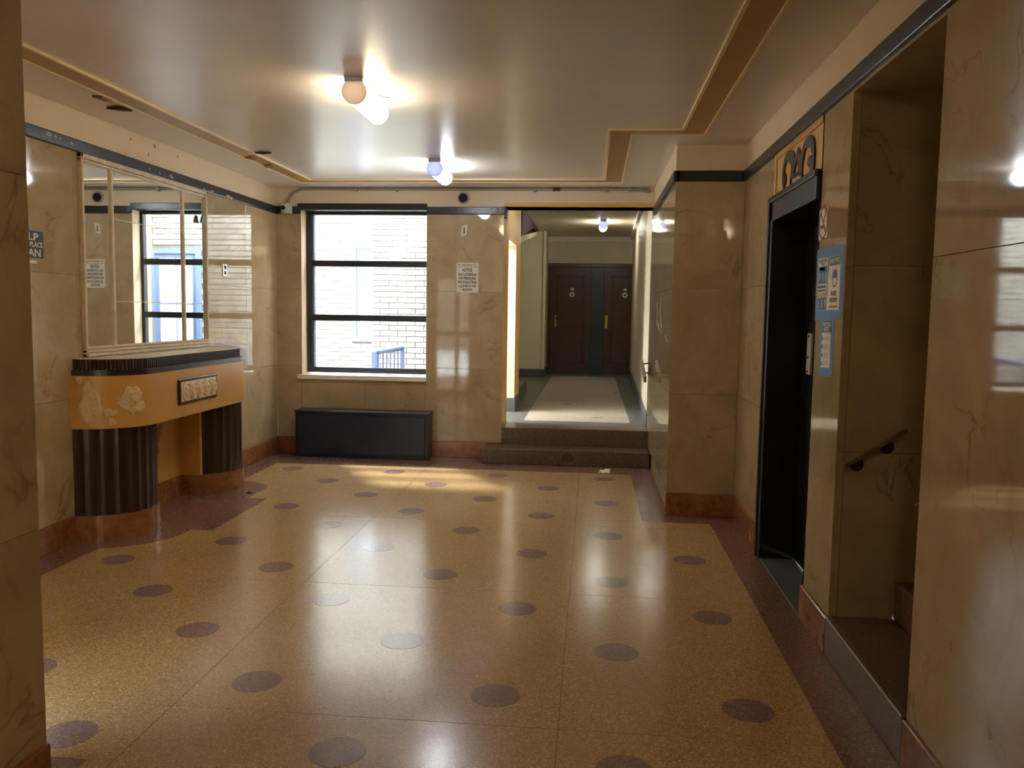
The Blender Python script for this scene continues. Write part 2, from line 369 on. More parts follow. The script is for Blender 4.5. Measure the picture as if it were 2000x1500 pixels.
# projecting pier on the right of the steps
w = wall('wall_pier', [(XJ+T, XR+TW, YJ+T, YT, 0, ZC+.02)], 'projecting marble pier wall between steps and elevator')
slabs(w, 'x', XJ, -1, [YJ, 7.3, YF-.001]); slabs(w, 'y', YJ, -1, [XJ+.0, XR])
frieze(w, (XJ, XR+.02, YJ, YF+.02, ZB1-.01, ZC+.02))
band(w, (XJ-.018, XJ+.03, YJ-.018, YF-.001, ZB2, ZB1)); band(w, (XJ-.0, XR-.018, YJ-.018, YJ+.03, ZB2, ZB1))
mk('marble_slab', MB().box(XJ, XJ+.02, YF-.001, YT, .0, OZ), 'marble', w)
# right wall
EY0, EY1, SY0, SY1 = 4.18, 5.24, 2.79, 3.72
w = wall('wall_right', [(XR+T, XR+TW, EY1, YJ+.1, 0, ZB1), (XR+T, XR+.6, SY1+T, EY0-T, 0, ZB1), (XR+T, XR+TW, YBACK-.2, SY0-T, 0, ZB1), (XR+.05, XR+TW, EY0-.1, EY1, 2.19, ZB1), (XR+.012, XR+TW, SY0-.1, SY1+.1, ZB2+.0, ZB1)], 'glossy tan marble right wall with elevator and stair openings')
wright = w
slabs(w, 'x', XR, -1, [EY1, YJ-.001]); slabs(w, 'x', XR, -1, [SY1, EY0], [(HB, 1.70), (1.70, ZB2)]); slabs(w, 'x', XR, -1, [YBACK, -1.0, .2, 1.5, SY0], [(HB, 1.69), (1.69, ZB2)])
frieze(w, (XR, XR+TW, YBACK-.2, YJ+.05, ZB1-.01, ZC+.02)); band(w, (XR-.018, XR+.03, YBACK, YJ-.018, ZB2, ZB1))
for (y, o_) in ((EY0, 1), ): 
    for z0, z1 in [(.0, .91), (.91, 1.685), (1.685, ZB2)]: mk('marble_slab', MB().slab('y', y, o_, XR+.0, XR+.5, z0, z1, T+.002), 'marble', w)
# entry bay side wall (left of the camera) and lobby front wall
w = wall('wall_entry', [(XP-.25, XP-T, YBACK-.2, YP-T, 0, ZC+.02)], 'tan marble side wall of the entry bay, its edge facing the lobby')
slabs(w, 'x', XP, 1, [YBACK, .1, 1.25, YP], [(HB, .83), (.83, 1.865), (1.865, ZC)], mat='marble2')
w = wall('wall_front', [(XL-TW, -2.78, YP-.25, YP-T, 0, ZC+.02), (-2.10, XP-.02, YP-.25, YP-T, 0, ZC+.02), (-2.78, -2.10, YP-.25, YP-T, 2.12, ZC+.02)], 'marble front wall of the lobby with the glazed entrance')
slabs(w, 'y', YP, 1, [XL+.001, -2.80]); slabs(w, 'y', YP, 1, [-2.08, XP]); slabs(w, 'y', YP, 1, [-2.80, -2.08], [(2.14, ZB2)])
frieze(w, (XL, XP, YP-.2, YP, ZB1-.01, ZC+.02)); band(w, (XL+.018, XP, YP-.03, YP+.018, ZB2, ZB1))
w = wall('wall_back', [(XP-.3, XR+.3, YBACK-.2, YBACK-T, 0, ZC+.02)], 'plain marble wall behind the entry bay')
slabs(w, 'y', YBACK, 1, [XP, -.3, XR], ROWS+[(ZB2, ZC)])
# ceiling
ceil = struct(mk('ceiling', MB().box(XL-TW, XR+TW, YBACK-.2, YT, ZC, ZC+.12), 'ceil'), 'glossy off-white painted ceiling with tan stepped border', 'ceiling')
def strip_path(inner, outer, z0, z1):
    m = MB(); n = len(inner)
    for i in range(n-1):
        m.quad3([(*inner[i], z1), (*inner[i+1], z1), (*outer[i+1], z1), (*outer[i], z1)], (0, 0, -1), z1-z0)
    return m
def offs(path, d):   # offset an axis-aligned path to its right-hand side by d
    out = []
    for i, p in enumerate(path):
        p = Vector(p); ns = []
        for a, b in ((i-1, i), (i, i+1)):
            if a >= 0 and b < len(path):
                t = (Vector(path[b])-Vector(path[a])).normalized(); ns.append(Vector((t.y, -t.x)))
        n = ns[0] if len(ns) == 1 else ns[0]+ns[1] if ns[0].dot(ns[1]) < .5 else ns[0]
        out.append(tuple(p+n*d))
    return out
cin = [(.57, YBACK+.1), (.57, 5.70), (.085, 5.70), (.085, 7.80), (-2.69, 7.80), (-2.69, YP+.1)]
m = strip_path(cin, offs(cin, .15), ZC-.006, ZC+.002); mk('tan_border', m, 'ctan', ceil)
for d0, d1 in ((-.012, .006), (.146, .162)):
    mk('border_bead', strip_path(offs(cin, d0), offs(cin, d1), ZC-.013, ZC+.002), 'bead', ceil)

# base boards
def base(name, label, boxes):
    o = struct(mk(name, MB().box(*boxes[0]), 'base', bevel=.004, seg=1), label, 'base board')
    for b in boxes[1:]: mk('base_slab', MB().box(*b), 'base', o, bevel=.004, seg=1)
P_ = .014
base('baseboard_left', 'red marble base board along the left wall', [(XL-.005, XL+P_, C2+EY-.02, YF-.001, 0, HB), (XL-.005, XL+P_, YP, C1-EY+.02, 0, HB)])
base('baseboard_far', 'red marble base board under the window wall', [(XL+P_, -2.313, YF-P_, YF+.005, 0, HB), (-2.31, OX0, YF-P_, YF+.005, 0, HB)])
base('baseboard_pier', 'red marble base board around the projecting pier', [(XJ-.004, XR, YJ-P_, YJ+.005, 0, HB)])
base('baseboard_right', 'red marble base board along the right wall', [(XR-P_, XR+.005, EY1, YJ-P_, 0, HB), (XR-P_, XR+.005, SY1, EY0, 0, HB), (XR-P_, XR+.005, YBACK, SY0, 0, HB)])
base('baseboard_entry', 'red marble base board of the entry bay wall', [(XP-.005, XP+P_, YBACK, YP, 0, HB)])

# ------------------------------------------------------------------ lobby window
WY = YF+.155
win = struct(mk('window_1', MB().box(WX0, WX0+.055, WY, WY+.07, WZ0+.03, WZ1).box(WX1-.03, WX1, WY, WY+.07, WZ0+.03, WZ1).box(WX0+.055, WX1-.03, WY, WY+.07, WZ0+.03, WZ0+.085).box(WX0+.055, WX1-.03, WY, WY+.07, WZ1-.03, WZ1), 'blackmetal'), 'large three-pane lobby window with dark metal frame', 'window')
zs = [WZ0+.085, at(700, 621, y=WY).z, at(700, 515, y=WY).z, WZ1-.03]
for z in zs[1:3]: mk('glazing_bar', MB().box(WX0+.055, WX1-.03, WY-.005, WY+.07, z-.032, z+.032), 'blackmetal', win, bevel=.004, seg=1)
for a, b in zip(zs[:-1], zs[1:]): mk('window_pane', MB().box(WX0+.05, WX1-.025, WY+.045, WY+.049, a, b), 'glass', win)
mk('inner_sash_edge', MB().box(WX0+.055, WX0+.075, WY+.012, WY+.07, WZ0+.08, WZ1-.03), 'bluegrey', win)
mk('window_header', MB().box(WX0-.03, WX1+.004, YF-.022, WY+.01, WZ1-.0, WZ1+.066), 'black', win, bevel=.004, seg=1)
mk('window_reveal', MB().box(WX0-.02, WX0+.001, YF+.001, YT, WZ0, WZ1).box(WX1-.001, WX1+.02, YF+.001, YT, WZ0, WZ1), 'cream', win)
mk('window_sill', MB().box(WX0-.04, WX1+.004, YF-.03, YT, WZ0-.03, WZ0+.016), 'white', win, bevel=.004)

# ------------------------------------------------------------------ steps and hallway
ZH = .325
st = thing('entrance_steps', (-.2, 8.2, 0), 'two dark terrazzo steps up to the hallway', 'steps'); 
mk('lower_step', MB().box(-1.062, XJ, 8.07, YF+.03, 0, .15), 'step', st, bevel=.008); mk('upper_step', MB().box(OX0, XJ, YF-.002, YF+.32, 0, ZH), 'step', st, bevel=.008)
hall_r = lambda y: .585+(y-8.66)*.0175
hf = struct(mk('floor_hallway', MB().box(OX0-.13, 1.3, YF+.3, 10.2, ZH-.2, ZH-.002).box(-2.4, 1.3, 10.2, 16.3, ZH-.2, ZH-.002), 'hallborder'), 'raised hallway floor with pale terrazzo field and grey border', 'floor')
mk('pale_field', MB().box(-.72, .42, 8.93, 15.3, ZH-.01, ZH), 'hallfield', hf)
ZHC = 2.92
struct(mk('ceiling_hallway', MB().box(OX0-.13, 1.4, YT-.01, 10.2, ZHC, ZHC+.1).box(-2.6, 1.4, 10.2, 16.4, ZHC, ZHC+.1), 'hallwall'), 'cream hallway ceiling', 'ceiling')
DY0, DY1, DZ = 8.80, 9.70, 2.26
w = struct(mk('wall_hall_left', MB().box(OX0-.13, OX0, YT-.01, DY0, 0, ZHC).box(OX0-.13, OX0, DY1, 10.32, 0, ZHC).box(OX0-.13, OX0, DY0, DY1, DZ, ZHC), 'orange'), 'ochre painted hallway wall with a side doorway', 'wall')
mk('doorway_lining', MB().box(OX0-.14, OX0+.004, DY1-.012, DY1+.001, ZH+.15, DZ).box(OX0-.14, OX0+.004, DY0-.001, DY0+.012, ZH, DZ).box(OX0-.14, OX0+.004, DY0, DY1, DZ-.012, DZ+.001), 'hallwall', w)
mk('skirting', MB().box(OX0-.14, OX0+.012, DY1-.016, 10.33, ZH-.004, ZH+.16), 'grey', w)
m = MB(); ya, yb = YT-.01, 15.75
for (x0, x1, z0, z1) in ((0, .2, 0, ZHC),):
    m.add([(hall_r(ya)+x0, ya, z0), (hall_r(ya)+x1, ya, z0), (hall_r(yb)+x1, yb, z0), (hall_r(yb)+x0, yb, z0), (hall_r(ya)+x0, ya, z1), (hall_r(ya)+x1, ya, z1), (hall_r(yb)+x1, yb, z1), (hall_r(yb)+x0, yb, z1)],
          [(0, 3, 2, 1), (4, 5, 6, 7), (0, 1, 5, 4), (1, 2, 6, 5), (2, 3, 7, 6), (3, 0, 4, 7)])
w = struct(mk('wall_hall_right', m, 'hallwall'), 'cream hallway wall on the side of the pier', 'wall')
def hr(x0, x1, z0, z1):
    return MB().add([(hall_r(y)+x, y, z) for z in (z0, z1) for (x, y) in ((x0, ya), (x1, ya), (x1, yb), (x0, yb))], [(0, 3, 2, 1), (4, 5, 6, 7), (0, 1, 5, 4), (1, 2, 6, 5), (2, 3, 7, 6), (3, 0, 4, 7)])
mk('skirting', hr(-.014, .01, ZH-.004, ZH+.14), 'grey', w); mk('crown_moulding', hr(-.05, .01, ZHC-.07, ZHC), 'white', w)
w = struct(mk('wall_hall_end', MB().box(-1.1, 1.4, 16.1, 16.3, 0, ZHC), 'hallolive'), 'cream wall with two dark doors at the hallway end', 'wall')
mk('crown_moulding', MB().box(-.87, 1.3, 16.03, 16.1, ZHC-.10, ZHC), 'white', w)
w = struct(mk('wall_stair_alcove', MB().box(-2.5, -.87, 15.0, 15.2, 0, ZHC), 'hallolive'), 'cream painted alcove wall under the hallway stair', 'wall')
for nm_, b_ in (('wall_hall_return', (-1.05, -.87, 15.2, 16.3, 0, ZHC)), ('wall_alcove_side', (-2.6, -2.4, 10.2, 15.2, 0, ZHC)), ('wall_alcove_front', (-2.5, OX0-.1, 10.2, 10.32, 0, ZHC)), ('wall_hall_corner', (.95, 1.2, 15.6, 16.3, 0, ZHC))):
    struct(mk(nm_, MB().box(*b_), 'hallolive'), 'plain cream painted wall of the hallway alcove', 'wall')
mk('skirting', MB().box(-2.4, -.86, 14.985, 15.0, ZH-.004, ZH+.14).box(-.87, -.856, 14.985, 16.1, ZH-.004, ZH+.14), 'grey', w)
mk('corner_moulding', MB().box(-.90, -.85, 14.97, 15.02, ZH+.14, ZHC), 'hallwall', w)
# stair flight overhead in the alcove
sf = thing('stair_flight', (-1.5, 12.6, ZH), 'stair flight rising overhead in the hallway alcove, oxblood stringer', 'stairs')
mk('stair_soffit', MB().prism([(10.33, 2.30), (14.98, 2.86), (14.98, 2.915), (10.33, 2.40)], 'x', -2.39, -.99), 'hallwall', sf)
pts = [(1021, 404), (1032, 405), (1033.5, 413), (1037, 414), (1053, 438), (1052, 451), (1048, 453), (1044, 450), (1043, 446), (1038, 448), (1019, 461)]
pp = [at(a, b, x=-.985) for a, b in pts]
mk('stringer', MB().prism([(p.y, min(p.z, ZHC-.004)) for p in pp], 'x', -1.03, -.985), 'stringer', sf)
mk('curb', MB().box(-.99, -.95, 10.33, 12.2, ZH-.004, ZH+.15), 'grey', sf, bevel=.01)
# end doors
def end_door(n, x0, x1, label, lock):
    y = 16.085; z0, z1 = ZH+.01, 2.345
    d = struct(mk('door_%d' % n, MB().box(x0, x1, y-.03, y+.02, z0, z1), 'brown', bevel=.003, seg=1), label, 'door')
    mx, b = .13, .035
    for (a0, a1, b0, b1) in ((x0+mx, x1-mx, z1-.15-b, z1-.15), (x0+mx, x1-mx, z0+.2, z0+.2+b), (x0+mx, x0+mx+b, z0+.2, z1-.15), (x1-mx-b, x1-mx, z0+.2, z1-.15)):
        mk('panel_moulding', MB().box(a0, a1, y-.045, y-.03, b0, b1), 'brown', d, bevel=.006)
    cx = (x0+x1)/2+.03
    mk('number_plate', MB().box(cx-.03, cx+.03, y-.036, y-.029, 1.91, 1.955), 'plastic', d)
    p = mk('peephole', MB().ring((cx, y-.03, 1.83), (1, 0, 0), (0, 0, 1), .022, .05, .014, 20), 'steel', d); mk('peephole_lens', MB().disc((cx, y-.03, 1.83), (1, 0, 0), (0, 0, 1), .024, .006, 16), 'blackhole', p)
    if lock:
        e = mk('lock_plate', MB().box(x0+.10, x0+.16, y-.042, y-.029, 1.20, 1.44), 'brass', d, bevel=.003, seg=1); mk('keyhole', MB().disc((x0+.13, y-.042, 1.37), (1, 0, 0), (0, 0, 1), .018, .006, 14), 'blackhole', e)
        mk('door_knob', MB().tube([(x0+.13, y-.04, 1.26), (x0+.13, y-.075, 1.26), (x0+.13, y-.09, 1.26)], [.015, .028, .02], 14), 'brass', d, True)
        mk('deadbolt', MB().disc((x0+.13, y-.03, 1.54), (1, 0, 0), (0, 0, 1), .032, .015, 18), 'bronze', d)
    else: mk('lock_plate', MB().box(x0+.03, x0+.08, y-.042, y-.029, 1.2, 1.44), 'brass', d)
    return d
end_door(2, -.83, -.04, 'dark brown panelled hallway door with brass lock, left of the teal post', True)
end_door(3, .20, .93, 'dark brown panelled hallway door right of the teal post', False)
tr = struct(mk('trim_1', MB().box(-.87, .95, 16.03, 16.1, 2.345, 2.42).box(-.87, -.83, 16.03, 16.1, ZH, 2.345), 'brown', bevel=.004, seg=1), 'dark brown frame around the hallway end doors', 'door frame')
mk('teal_post', MB().box(-.04, .20, 16.05, 16.11, ZH, 2.345), 'teal', tr, bevel=.004, seg=1)

# ------------------------------------------------------------------ stair niche at the right
w = struct(mk('wall_stair_niche', MB().box(XR+T, 3.0, SY1+T, SY1+.2, 0, 2.5), 'mortar'), 'tan marble far wall of the dim stair niche', 'wall')
slabs(w, 'y', SY1, -1, [XR+.002, XR+.035, 1.9, 2.9], [(0, .91), (.91, 1.715), (1.715, 2.44)]); w = struct(mk('wall_stair_niche_near', MB().box(XR+T, 3.0, SY0-.2, SY0-T, 0, 2.5), 'mortar'), 'tan marble near wall of the stair niche', 'wall')
struct(mk('wall_stair_niche_end', MB().box(2.9, 3.1, SY0-.2, SY1+.2, 0, 2.5), 'marble'), 'end wall of the stair niche', 'wall')
slabs(w, 'y', SY0, 1, [XR+.002, 1.9, 2.9], [(0, .91), (.91, 1.715), (1.715, 2.44)])
struct(mk('ceiling_stair_niche', MB().box(XR+.001, 3.0, SY0-.001, SY1+.001, 2.438, 2.5), 'marble'), 'low marble soffit over the stair niche', 'ceiling')
ss = thing('niche_stairs', (1.8, 3.25, 0), 'brown terrazzo steps rising into the niche beside the elevator', 'stairs')
mk('landing', MB().box(XR-.012, 1.36, SY0+.001, SY1-.001, 0, .175), 'step', ss, bevel=.004, seg=1)
mk('metal_nosing', MB().box(XR-.016, XR+.008, SY0+.001, SY1-.001, .168, .179), 'steel', ss)
for k in range(1, 6): mk('step', MB().box(1.345+.26*(k-1), 2.89, SY0+.001, SY1-.001, .175+.17*(k-1), .175+.17*k), 'border', ss, bevel=.01)

def rail(name, pts, label, brackets, wall_n, mat='woodrail', sec=(.009, .011), loc=None):
    a, b = Vector(pts[0]), Vector(pts[-1]); t = thing(name, tuple((a+b)/2), label, 'handrail')
    d = (b-a).normalized(); n = Vector(wall_n); u = n.cross(d).normalized(); m = MB(); v = []
    for p in (a, b):
        for (i, j) in ((-1, -1), (1, -1), (1, 1), (-1, 1)): v.append(p+n*sec[0]*i+u*sec[1]*j)
    m.add(v, [(3, 2, 1, 0), (4, 5, 6, 7)]+[(i, (i+1) % 4, 4+(i+1) % 4, 4+i) for i in range(4)])
    mk('rail_bar', m, mat, t, bevel=.005)
    for f, dist, dr in brackets:
        p = a+(b-a)*f
        mk('bracket_arm', MB().tube([p, p-u*.03-n*.01, p-u*.04-n*dist], .008, 8), 'bronze', t, True)
        q = p-u*.04-n*dist; mk('bracket_rose', MB().tube([q, q+n*.012], dr, 18), 'bronze', t, False)
    return t
rail('handrail', [(1.09, SY1-.07, .862), (1.335, SY1-.07, 1.024)], 'short wooden handrail rising on the far wall of the stair niche', [(.18, .072, .03), (.68, .072, .03)], (0, -1, 0))
rail('handrail', [(1.09, SY0+.07, .865), (1.60, SY0+.07, 1.20)], 'wooden handrail on the near wall of the stair niche, only its end showing', [(.3, .072, .03)], (0, 1, 0))
rail('handrail', [(XJ-.07, 7.93, .875), (XJ-.07, 8.50, 1.0)], 'short wooden handrail on the pier wall beside the two steps', [(.2, .072, .022), (.75, .072, .022)], (-1, 0, 0), 'woodrail', (.012, .03))

# ------------------------------------------------------------------ elevator
door = struct(mk('door_1', MB().box(1.26, 1.30, EY0-.02, EY1, .012, 2.12), 'blackdoor', bevel=.003, seg=1), 'black elevator door recessed in the right marble wall', 'door')
mk('door_frame', MB().box(XR-.022, 1.32, EY1-.085, EY1+.002, 0, 2.195).box(XR-.022, 1.32, EY0+.0, EY1, 2.055, 2.195), 'blackdoor', door, bevel=.006)
mk('frame_moulding', MB().box(XR-.034, XR+.0, EY1-.03, EY1+.004, 0, 2.20).box(XR-.034, XR+.0, EY0+.0, EY1+.004, 2.165, 2.20), 'black', door, bevel=.006)
mk('door_sill', MB().box(XR-.012, 1.27, EY0, EY1, -.005, .008), 'grey', door)
pa, pb = at(1583, 651, x=1.255), at(1578, 731, x=1.255)
pl = mk('pull_plate', MB().box(1.248, 1.262, pa.y-.045, pa.y+.04, pb.z, pa.z), 'plastic', door, bevel=.002, seg=1)
for z in (pa.z-.018, (pa.z+pb.z)/2-.02, pb.z+.018): mk('screw', MB().tube([(1.249, pa.y, z), (1.244, pa.y, z)], .007, 10), 'blackhole', pl)
struct(mk('wall_elevator_shaft', MB().box(1.30, 1.45, EY0-.1, EY1+.2, 0, 2.4).box(XR+TW, 1.45, EY1, EY1+.2, 0, 2.4).box(XR+.04, 1.4, EY0, EY1+.1, 2.19, 2.3), 'blackdoor'), 'black lining behind the elevator door', 'wall')
pn = thing('relief_panel', (XR, (EY0+EY1)/2, 2.2), 'ochre panel with black stylised relief above the elevator door', 'relief')
mk('panel_board', MB().box(XR+.004, XR+.049, EY0+.001, EY1-.001, 2.195, ZB2+.002), 'orange', pn)
mk('panel_edge', MB().box(XR-.006, XR+.01, EY1-.05, EY1-.001, 2.195, ZB2).box(XR-.006, XR+.01, EY0+.001, EY1-.05, ZB2-.035, ZB2), 'yellow', pn, bevel=.006)
RA = [[(220,1335),(198,1100),(198,900),(215,700),(250,530),(300,420),(370,385),(415,410),(440,500),(448,590),(430,850),(362,960),(355,1260),(335,1270),(345,980),(370,850),(375,720),(350,650),(310,625),(270,660),(240,750),(232,890),(255,865),(270,950),(255,1060),(230,1130),(250,1200),(270,1310)],
      [(448,600),(480,470),(520,340),(550,430),(578,560),(600,680),(595,850),(362,992),(362,905),(520,812),(505,620),(485,600),(437,840),(432,830)],
      [(566,870),(595,850),(595,1090),(570,1110)],
      [(570,640),(575,500),(610,350),(660,200),(720,110),(775,80),(825,130),(850,240),(855,450),(840,700),(820,880),(785,1000),(700,1050),(730,950),(765,780),(800,650),(815,480),(790,440),(785,380),(755,320),(720,330),(670,360),(640,450),(620,600),(605,700)],
      [(770,500),(730,540),(710,640),(725,730),(765,765),(800,700),(810,600),(790,520)]]
for k, sh in enumerate(RA):
    q = [at(1510+a/10.345, 255+b/10.345, x=XR) for a, b in sh]
    mk('relief_figure', MB().prism([(p.y, max(p.z, 2.197)) for p in q], 'x', XR-.004-.0006*k, XR+.006), 'black', pn)

# ------------------------------------------------------------------ mantel console on the left wall
mt = thing('mantelpiece', (XL+.18, (C1+C2)/2, 0), 'ochre and dark brown art deco mantel console with fluted piers, peeling plaster', 'mantelpiece')
def half_ell(cy, ex, ey, n=40, flute=0, depth=0):
    out = []
    for i in range(n+1):
        a = -math.pi/2+math.pi*i/n; k = 1-(depth*abs(math.sin(flute*math.pi*i/n)) if flute else 0)
        out.append((XL+ex*math.cos(a)*k, cy+ey*math.sin(a)*k))
    return out
for cy in (C1, C2):
    p = mk('pier', MB().prism(half_ell(cy, EX-.008, EY-.008, 112, 16, .022), 'z', HB-.005, .725), 'dark', mt, False)
    mk('plinth', MB().prism(half_ell(cy, EX+.008, EY+.008, 40), 'z', 0, HB), 'base', p, True)
for ya_ in (C2-EY-.006, C1+EY-.03): mk('inner_return', MB().box(XL+.002, XL+.17, ya_, ya_+.036, HB, .725), 'yellow', mt)
mk('back_panel', MB().box(XL+.0, XL+.012, C1+EY, C2-EY, HB, .725), 'yellow', mt); mk('back_base', MB().box(XL+.0, XL+.02, C1+EY-.02, C2-EY+.02, 0, HB), 'base', mt)
def console(ex, ey, n=24):
    a = [(XL+ex*math.cos(t), C1+ey*math.sin(t)) for t in [-math.pi/2+i*math.pi/2/n for i in range(n+1)]]
    b = [(XL+ex*math.cos(t), C2+ey*math.sin(t)) for t in [i*math.pi/2/n for i in range(n+1)]]
    return a+b
fr = mk('frieze', MB().prism(console(.375, .325), 'z', .722, 1.055), 'yellow', mt, True)
mk('shelf_lip', MB().prism(console(.372, .30), 'z', 1.055, 1.092), 'dark', mt, True)
path = [Vector((XL, C1-.28))]+[Vector(p) for p in console(.345, .28, 30)]; dense = []
Ls = [0]
for a, b in zip(path[:-1], path[1:]): Ls.append(Ls[-1]+(b-a).length)
N = int(Ls[-1]/.024)*6; k = 0; reed = []
for i in range(N+1):
    s_ = Ls[-1]*i/N
    while k < len(Ls)-2 and Ls[k+1] < s_: k += 1
    f = (s_-Ls[k])/max(1e-9, Ls[k+1]-Ls[k]); p = path[k].lerp(path[k+1], f); t_ = (path[k+1]-path[k]).normalized() if (path[k+1]-path[k]).length else Vector((1, 0))
    nrm = Vector((t_.y, -t_.x)); reed.append(tuple(p+nrm*.006*abs(math.sin(math.pi*i/6))))
sh_ = mk('reeded_shelf_edge', MB().prism([(max(p[0], XL), p[1]) for p in reed], 'z', 1.092, 1.158), 'dark', mt)
mk('shelf_top', MB().prism(console(.347, .282), 'z', 1.156, 1.163), 'frame', mt)
# plaque with five medallions
FX = XL+.375
pq = mk('plaque', MB().box(FX-.005, FX+.014, 5.535, 6.122, .812, .988), 'dark', mt, bevel=.004, seg=1)
mk('plaque_ground', MB().box(FX+.0, FX+.016, 5.56, 6.10, .830, .970), 'medal', pq)
for k in range(5):
    cy = 5.622+k*.104; prof = [(.066, .014), (.064, .026), (.056, .03), (.052, .022), (.042, .024), (.036, .034), (.022, .038), (.018, .030), (.0, .033)]
    v = []; f = []; n = 28
    for r_, h in prof: v += [(FX+h, cy+r_*.86*math.cos(2*math.pi*i/n), .900+r_*math.sin(2*math.pi*i/n)) for i in range(n)]
    for q in range(len(prof)-1): f += [(q*n+i, q*n+(i+1) % n, (q+1)*n+(i+1) % n, (q+1)*n+i) for i in range(n)]
    mk('medallion', MB().add(v, f), 'medal', pq, True)
# bare plaster patches on the rounded near end of the frieze
def on_end(px, py):
    d = FWD + RGT*((px-1000)/FPX) - UPV*((py-750)/FPX); best = None
    a, b = .375, .325
    A = (d.x/a)**2+(d.y/b)**2; B = 2*(d.x*(-XL)/a**2+d.y*(-C1)/b**2); Cc = (XL/a)**2+(C1/b)**2-1
    disc = B*B-4*A*Cc
    if disc < 0: return None
    t = (-B-math.sqrt(disc))/(2*A); p = Vector((0, 0, EYE))+d*t
    if p.y > C1: t = (XL+.375)/d.x; p = Vector((0, 0, EYE))+d*t
    return p
def patch(cx, cy, rx, ry, seed, lump):
    rnd = random.Random(seed); n = 30; ph = [rnd.random()*6 for _ in range(4)]; v = []; f = []; R_ = 7
    for q in range(R_+1):
        for i in range(n):
            a = 2*math.pi*i/n; k = 1+.14*math.sin(3*a+ph[0])+.10*math.sin(5*a+ph[1])+.06*math.sin(9*a+ph[2])
            p = on_end(cx+rx*k*q/R_*math.cos(a), cy+ry*k*q/R_*math.sin(a))
            if p is None: p = Vector((XL+.004, C1-.325, at(cx, cy+ry*k*q/R_*math.sin(a), y=C1-.325).z))
            nr = Vector(((p.x-XL)/.375**2, (min(p.y, C1)-C1)/.325**2, 0)).normalized() if p.y < C1 else Vector((1, 0, 0))
            v.append(p+nr*((.003+lump*rnd.random()) if q < R_ else -.001))
    for q in range(R_): f += [(q*n+i, q*n+(i+1) % n, (q+1)*n+(i+1) % n, (q+1)*n+i) for i in range(n)]
    mk('bare_plaster_patch', MB().add(v, f), 'plaster', fr, True)
patch(176, 790, 22, 38, 1, .004); patch(258, 783, 25, 28, 2, .012); patch(214, 806, 14, 8, 3, .003); patch(219, 825, 8, 8, 4, .003); patch(155, 742, 6, 8, 5, .002)
q = [at(a, b, x=XL+.013) for a, b in ((297, 850), (312, 828), (318, 830), (308, 870), (312, 882), (303, 900), (299, 930))]
mk('peeled_patch', MB().prism([(p.y, p.z) for p in q], 'x', XL+.01, XL+.014), 'peel', mt)

# ------------------------------------------------------------------ mirror
MY0, MY1, MZ0, MZ1 = 5.045, 6.766, 1.166, 2.45
mi = thing('wall_mirror', (XL, (MY0+MY1)/2, MZ0), 'large divided mirror in weathered white wood frame above the mantel', 'mirror')
FWx = XL+.03
def fbar(n, y0, y1, z0, z1, x=FWx): mk(n, MB().box(XL-.002, x, y0, y1, z0, z1), 'frame', mi, bevel=.004, seg=1)
fbar('frame_side', MY0, MY0+.022, MZ0, MZ1); fbar('frame_side', MY1-.022, MY1, MZ0, MZ1)
fbar('frame_rail', MY0, MY1, MZ1-.03, MZ1); fbar('frame_rail', MY0, MY1, MZ1-.052, MZ1-.032, XL+.022)
fbar('frame_rail', MY0, MY1, MZ0, MZ0+.022, XL+.045); fbar('frame_rail', MY0, MY1, MZ0+.024, MZ0+.046, XL+.036); fbar('frame_rail', MY0, MY1, MZ0+.048, MZ0+.064, XL+.026)
ys = [MY0+.02, 5.392, 6.372, MY1-.02]
for y in ys[1:3]: fbar('frame_mullion', y-.014, y+.014, MZ0+.05, MZ1-.04, XL+.022)
zl = [MZ0+.05, at(285, 590, x=XL+.01).z, at(285, 440, x=XL+.01).z, MZ1-.045]
for i in range(3):
    if i == 0: mk('mirror_pane', MB().box(XL-.001, XL+.008, ys[0], ys[1], zl[0], zl[3]), 'mirror', mi)
    else:
        for a, b in zip(zl[:-1], zl[1:]): mk('mirror_pane', MB().box(XL-.001, XL+.008, ys[i], ys[i+1], a+.001, b-.001), 'mirror', mi)
for z in zl[1:3]: mk('pane_seam', MB().box(XL+.006, XL+.0095, ys[1]+.012, ys[2]-.012, z-.0022, z+.0022), 'bead', mi)
p = at(396, 428, x=XL+.035); mk('mirror_clip', MB().prism([(p.y-.045, p.z-.03), (p.y+.03, p.z-.03), (p.y+.005, p.z+.03), (p.y-.01, p.z+.03)], 'x', XL+.028, XL+.045), 'grey', mi)
# ------------------------------------------------------------------ radiator cover
rc = thing('radiator_cover', (-2.31, 8.23, 0), 'low navy-black metal radiator cover under the window', 'radiator cover')
RX0, RX1, RY = -2.965, -1.605, 8.10
mk('cover_body', MB().box(RX0, RX1, RY+.012, YF-P_, .0, .455), 'navy', rc, bevel=.006); mk('cover_top', MB().box(RX0-.006, RX1+.006, RY, YF-P_+.002, .455, .475), 'navy', rc, bevel=.008)
mk('front_panel', MB().box(RX0+.03, RX1-.03, RY, RY+.02, .03, .43), 'navy', rc, bevel=.006)

